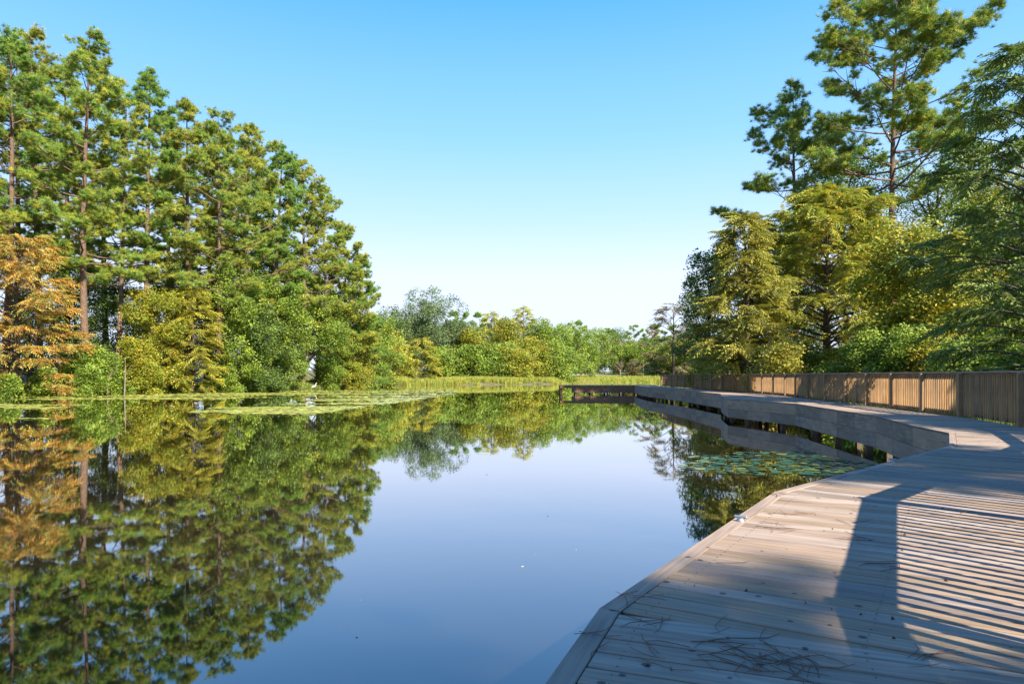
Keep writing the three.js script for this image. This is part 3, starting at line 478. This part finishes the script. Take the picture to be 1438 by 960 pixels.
[[990, 54, 488, 'cypressGold'], [1030, 50, 480, 'cypress'], [1100, 40, 478, 'cypressLime'], [1130, 43, 486, 'cypress'], [1215, 36, 470, 'leaf'], [1270, 34, 462, 'leaf'], [1310, 33, 470, 'leafYellow'], [1350, 30, 480, 'leaf'], [1400, 29, 470, 'leaf'], [1060, 52, 500, 'cypressGold'], [1180, 42, 492, 'leafYellow'], [1440, 27, 490, 'leaf']].forEach(([u, d, v, c], i) => shrub(xAt(u, d), d, hAt(v, d), { seed: 540 + i, cols: GREEN[c], leaf: 0.75, per: 75, spread: 1.9 }, RAILWORDS[i], c.startsWith('leaf') ? 'green shrubs behind the railing' : 'golden shrubs behind the railing'));
// woodland on the landward side of the walk, outside the picture, whose shade falls on deck and water
[[11.4, -13.3, 17.5, 3.3], [17.4, -20.4, 21.5, 3.5], [9.1, -10.4, 13, 2.4], [17.5, -6.9, 20, 2.0], [22, 2, 17, 3.4], [20.5, -10.4, 24, 2.2], [26, -5.5, 22, 3.2], [25, -1.5, 15, 3.2], [19, 5.5, 13, 2.8], [14.8, -17.3, 18, 3], [27, 4, 17, 3.6], [30, 11, 22, 4], [6.5, -7.2, 13, 2.2]].forEach(([x, d, h, w], i) => (i % 2 ? pine(x, d, h + 5, { seed: 560 + i, spread: w + 0.6, crown: 0.4, dense: 2, pad: 11, cols: GREEN.pineDeep }, 'woodland pine shading the boardwalk', 'pines shading the boardwalk') : broadleaf(x, d, h, { seed: 560 + i, spread: w, cols: GREEN.leafDeep, lobes: 13, per: 42, crown: 0.3 }, 'woodland tree shading the boardwalk', 'trees shading the boardwalk')));

// ---------------------------------------------------------------- reeds, grass, lily pads
function tufts(name, label, n, place, s0, s1, cols, seed) { const sc = new Scatter(), r = rng(seed); let k = 0, guard = 0; while (k < n && guard++ < n * 8) { const q = place(r); if (!q) continue; sc.put(V(q[0], groundY(q[0], q[1]) - 0.04, q[1]), spin(r, 0.12), V(s0 + r() * (s1 - s0), (s0 + r() * (s1 - s0)) * (q[2] ?? 1), s0 + r() * (s1 - s0)), tintOf(r, cols)); k++; } return tag(sc.build(scene, numbered(name), bladeGeometry, M.blade), label, 'grass'); }
const reedCols = [[0.34, 0.36, 0.05], [0.28, 0.33, 0.05], [0.4, 0.39, 0.07]];
const between = (r, i0, i1) => { const k = i0 + Math.floor(r() * (i1 - i0)), a = SHORE[k], b = SHORE[k + 1], t = r(); return [a[0] + (b[0] - a[0]) * t, a[1] + (b[1] - a[1]) * t]; };
tufts('shore_reeds', 'band of bright yellow green reeds on the far shore', 5200, (r) => { const [x, z] = between(r, 9, 14); const o = r() * 8; return noise.noise(x * 0.16, 7.7, o * 0.3) < -0.05 ? null : [x + (r() - 0.5) * 2, z - o, 1]; }, 0.5, 1.5, reedCols, 61);
tufts('meadow_grass', 'tall sunlit meadow grass behind the pier', 5200, (r) => { const [x, z] = between(r, 13, 17); return [x + (r() - 0.3) * 8, z - r() * 18, 1]; }, 0.5, 1.3, reedCols, 62);
tufts('bank_grass', 'low green grass along the bank below the pines', 4200, (r) => { const [x, z] = between(r, 2, 9); const o = r() * 5; return [x - o * 0.75, z - o * 0.65, 0.8]; }, 0.7, 1.3, [[0.2, 0.26, 0.04], [0.28, 0.32, 0.05], [0.16, 0.2, 0.04]], 63);
tufts('woodland_grass', 'green grass on the bank behind the railing', 3000, (r) => { const [x, z] = between(r, 19, 26); return [x + r() * 9, z, 0.8]; }, 0.6, 1.1, [[0.2, 0.26, 0.04], [0.26, 0.3, 0.05]], 64);
const padG = (() => { const s = new THREE.Shape(); s.moveTo(0, 0); for (let k = 0; k <= 16; k++) { const a = 0.16 + (Math.PI * 2 - 0.32) * k / 16; s.lineTo(Math.cos(a) * (0.5 + 0.02 * Math.sin(k * 2.1)), Math.sin(a) * 0.5); } const g = new THREE.ExtrudeGeometry(s, { depth: 0.008, bevelEnabled: false }); g.rotateX(-Math.PI / 2); return g; })();
const padCols = [[0.26, 0.31, 0.05], [0.34, 0.36, 0.06], [0.2, 0.26, 0.06], [0.4, 0.38, 0.08], [0.27, 0.25, 0.07]];
{
  const sc = new Scatter(), r = rng(71); let n = 0, guard = 0;
  while (n < 15000 && guard++ < 160000) {
    const u = -40 + r() * 680, v = 548 + r() * 42, d = EYE * F / (v - V0), x = xAt(u, d), m = noise.noise(x * 0.07, 2.2, d * 0.22) + 0.35 * noise.noise(x * 0.3, 5.2, d * 0.5);
    const lane = v > 588 - Math.max(0, u - 250) * 0.03 || (u < 420 && v > 561 && v < 567 - u * 0.006) || v > 590 - Math.max(0, (u - 380) * 0.14); if (lane || m < 0.03 - (v < 566 ? 0.12 : 0) || shoreDistance(x, -d) > -0.5) continue;
    sc.put(V(x, 0.006 + r() * 0.02, -d), new THREE.Quaternion().setFromEuler(new THREE.Euler((r() - 0.5) * 0.2, r() * 6.28, (r() - 0.5) * 0.2)), 0.2 + r() * 0.24, tintOf(r, padCols)); n++;
  }
  tag(sc.build(scene, 'lily_pad_mat', padG, M.pad), 'broad floating mats of small lily pads before the grove', 'lily pads');
}
{
  const r = rng(72), cols = Array.from({ length: 7 }, (_, i) => std({ color: new THREE.Color().setRGB(...[[0.02, 0.075, 0.05], [0.03, 0.1, 0.06], [0.045, 0.12, 0.05], [0.09, 0.15, 0.04], [0.018, 0.06, 0.045], [0.035, 0.1, 0.065], [0.15, 0.18, 0.045]][i]), roughness: 0.3 }));
  const put = []; let guard = 0;
  while (put.length < 260 && guard++ < 6000) {
    const u = 955 + r() * 270, v = 632 + r() * 40, d = EYE * F / (v - V0), x = xAt(u, d), s = 0.12 + r() * r() * 0.26; if (Math.hypot((u - 1085) / 140, (v - 651) / 20) > 1 - 0.5 * Math.max(0, noise.noise(x * 0.8, 1.3, d * 0.8)) || put.some((q) => Math.hypot(q[0] - x, q[1] - d) < (q[2] + s) * 0.42)) continue;
    put.push([x, d, s]); const o = top('lily_pad', padG, cols[Math.floor(r() * 7)], 'round green lily pad floating beside the boardwalk', 'lily pad', 'lily pads beside the boardwalk'); o.position.set(x, 0.004 + r() * 0.012, -d); o.scale.setScalar(s); o.rotation.set((r() - 0.5) * 0.12, r() * 6.28, (r() - 0.5) * 0.12);
  }
}

// ---------------------------------------------------------------- far meadow: gravel lane, bare tree, lamp post, landing rail
{
  const lane = new THREE.PlaneGeometry(70, 7, 40, 2).rotateX(-Math.PI / 2); lane.translate(40, 0, -236);
  const p = lane.attributes.position; for (let i = 0; i < p.count; i++) p.setY(i, groundY(p.getX(i), p.getZ(i)) + 0.12);
  lane.computeVertexNormals(); top('gravel_lane', lane, std({ color: 0xcfc4b2, roughness: 1 }), 'pale gravel lane across the far meadow', 'lane', null, 'structure');
  const t = thing('bare_tree', 'pale bare branched tree on the far meadow', 'tree'); t.position.copy(seat(xAt(871, 232), 232)); const r = rng(81), b = new Tubes();
  part(t, 'trunk', new Tubes().add([V(0, 0, 0), V(0.1, 1.6, 0), V(0, 3, 0.1)], [0.35, 0.26, 0.2], 7).build(), M.paleBark);
  for (let i = 0; i < 46; i++) { const th = r() * 6.28, l = 2 + r() * 3, e = 0.5 + r() * 0.8, a = V(0, 1.4 + r() * 1.6, 0); b.add(bent(a, a.clone().add(V(Math.cos(th) * l * Math.cos(e), l * Math.sin(e), Math.sin(th) * l * Math.cos(e))), 0.2, 3), [0.1, 0.075, 0.05, 0.02], 4, false); }
  part(t, 'limbs', b.build(), M.paleBark, 'stuff');
  shrub(xAt(889, 225), 225, hAt(505, 225), { seed: 82, cols: GREEN.bronze, leaf: 1.4, spread: 2.6, per: 40 }, 'rounded bronze shrub on the far meadow');
  const lamp = thing('lamp_post', 'slim pale lamp post on the far meadow', 'lamp post'); lamp.position.copy(seat(xAt(904, 228), 228)); part(lamp, 'pole', new THREE.CylinderGeometry(0.06, 0.09, 5, 8).translate(0, 2.5, 0), M.white); part(lamp, 'lamp_head', new THREE.CylinderGeometry(0.16, 0.22, 0.4, 10).translate(0, 5.15, 0), M.white);
  const rail = thing('landing_rail', 'low pale rail of a small landing on the far shore', 'rail'); rail.position.copy(seat(xAt(812, 180), 180));
  for (let k = 0; k < 7; k++) part(rail, 'post', new THREE.BoxGeometry(0.12, 1.0, 0.12).translate(-4 + k * 1.35, 0.5, 0), M.cap); part(rail, 'top_rail', new THREE.BoxGeometry(8.4, 0.08, 0.08).translate(0.05, 0.92, 0.11), M.cap);
}

// ---------------------------------------------------------------- birds
{ // white egret wading by the bank
  const e = thing('egret', 'white egret wading among the lily pads', 'bird'); e.position.set(xAt(441, 93), -0.08, -93);
  const body = new Tubes().add([V(-0.36, 0.52, 0), V(-0.22, 0.58, 0), V(0, 0.64, 0), V(0.16, 0.7, 0), V(0.24, 0.82, 0), V(0.2, 0.96, 0), V(0.24, 1.08, 0), V(0.3, 1.1, 0), V(0.36, 1.08, 0)], [0.01, 0.08, 0.14, 0.1, 0.05, 0.035, 0.035, 0.042, 0.02], 10).build();
  part(e, 'body', body, std({ color: 0xf4f4f0, roughness: 0.8 })); part(e, 'bill', new THREE.ConeGeometry(0.018, 0.14, 8).rotateZ(-Math.PI / 2).translate(0.42, 1.075, 0), std({ color: 0xd9a020, roughness: 0.5 }));
  for (const s of [-1, 1]) part(e, 'leg', new Tubes().add([V(0, 0.56, s * 0.05), V(0.03, 0.3, s * 0.05), V(0, 0, s * 0.05)], [0.018, 0.013, 0.012], 6).build(), M.bracket);
}
{
  const b = thing('flying_bird', 'small dark bird flying against the pale sky', 'bird'); b.position.set(xAt(979, 60), hAt(350, 60), -60); const dark = std({ color: 0x24211f, roughness: 0.8 });
  part(b, 'body', new Tubes().add([V(-0.2, 0, 0), V(-0.08, 0.01, 0), V(0.06, 0.02, 0), V(0.14, 0.03, 0), V(0.2, 0.025, 0)], [0.02, 0.05, 0.055, 0.035, 0.006], 8).build(), dark);
  for (const s of [-1, 1]) part(b, 'wing', new THREE.ExtrudeGeometry(new THREE.Shape([new THREE.Vector2(-0.08, 0), new THREE.Vector2(0.08, 0), new THREE.Vector2(0.02, 0.26), new THREE.Vector2(-0.06, 0.36)]), { depth: 0.008, bevelEnabled: false }).rotateX(s * (Math.PI / 2 - 0.35)), dark);
}

// ---------------------------------------------------------------- needles and leaf bits on the deck
{
  const r = rng(91), sc = [new Scatter(), new Scatter()], shapes = [0.03, -0.015].map((k) => new Tubes().add([V(-0.09, 0, 0), V(-0.03, 0, k * 0.6), V(0.04, 0, k), V(0.1, 0, k * 0.2)], [0.0014, 0.0016, 0.0015, 0.0008], 4).build());
  const onDeck = (x, d) => { for (let s = 0; s < LEFT.length - 1; s++) { const q = [LEFT[s], RIGHT[s], RIGHT[s + 1], LEFT[s + 1]]; let ok = true; for (let i = 0; i < 4; i++) { const a = q[i], b = q[(i + 1) % 4]; if ((b[0] - a[0]) * (d - a[1]) - (b[1] - a[1]) * (x - a[0]) < 0.03) ok = false; } if (ok) return true; } return false; };
  const drop = (x, d, n, spread) => { for (let i = 0; i < n; i++) { const X = x + (r() + r() - 1) * spread, D = d + (r() + r() - 1) * spread; if (!onDeck(X, D)) continue; sc[i % 2].put(V(X, DECK + 0.004 + r() * 0.006, -D), new THREE.Quaternion().setFromEuler(new THREE.Euler(0, r() * 6.28, (r() - 0.5) * 0.06)), 0.6 + r() * 0.7, tintOf(r, [[0.15, 0.075, 0.04], [0.11, 0.06, 0.04], [0.2, 0.1, 0.05]])); } };
  drop(0.98, 2.48, 20, 0.2); drop(0.8, 2.6, 22, 0.4);
  for (let i = 0; i < 150; i++) { const d = 2.2 + r() * r() * 14, x = -0.5 + r() * 10; drop(x, d, 1 + Math.floor(r() * 4), 0.12); }
  sc.forEach((s, i) => { if (s.m.length) tag(s.build(scene, numbered('needle_litter'), shapes[i], std({ color: 0xffffff, roughness: 0.8 })), i ? 'straight brown pine needles scattered over the deck boards' : 'curved brown pine needles scattered over the deck boards', 'pine needles'); });
  const bits = new Scatter(), bitG = leafGeometry(15, 1, 0.001, 0.045); for (let i = 0; i < 170; i++) { const d = 2.2 + r() * r() * 14, x = -0.5 + r() * 10; if (onDeck(x, d)) bits.put(V(x, DECK + 0.006, -d), spin(r, 0.3), 0.5 + r() * 0.9, tintOf(r, [[0.08, 0.045, 0.03], [0.14, 0.07, 0.04], [0.05, 0.035, 0.03]])); }
  tag(bits.build(scene, 'leaf_litter', bitG, std({ color: 0xffffff, roughness: 0.8, side: THREE.DoubleSide })), 'dry dark leaf scraps scattered on the deck', 'leaf litter');
}
{
  const r = rng(95), sc = new Scatter(), g = leafGeometry(16, 1, 0.001, 0.07);
  for (let i = 0; i < 36; i++) { const v = 575 + r() * 380, d = EYE * F / (v - V0), x = xAt(-50 + r() * 1100, d); if (shoreDistance(x, -d) > -0.5 || (x > -1 && d < 7)) continue; sc.put(V(x, 0.006, -d), spin(r, 0.1), 0.2 + r() * 0.5, tintOf(r, [[0.3, 0.26, 0.18], [0.22, 0.15, 0.08], [0.3, 0.26, 0.14]])); }
  tag(sc.build(scene, 'floating_leaves', g, std({ color: 0xffffff, roughness: 0.7, side: THREE.DoubleSide })), 'scattered small leaf scraps floating on the open water', 'leaves');
}
renderer.render(scene, camera);
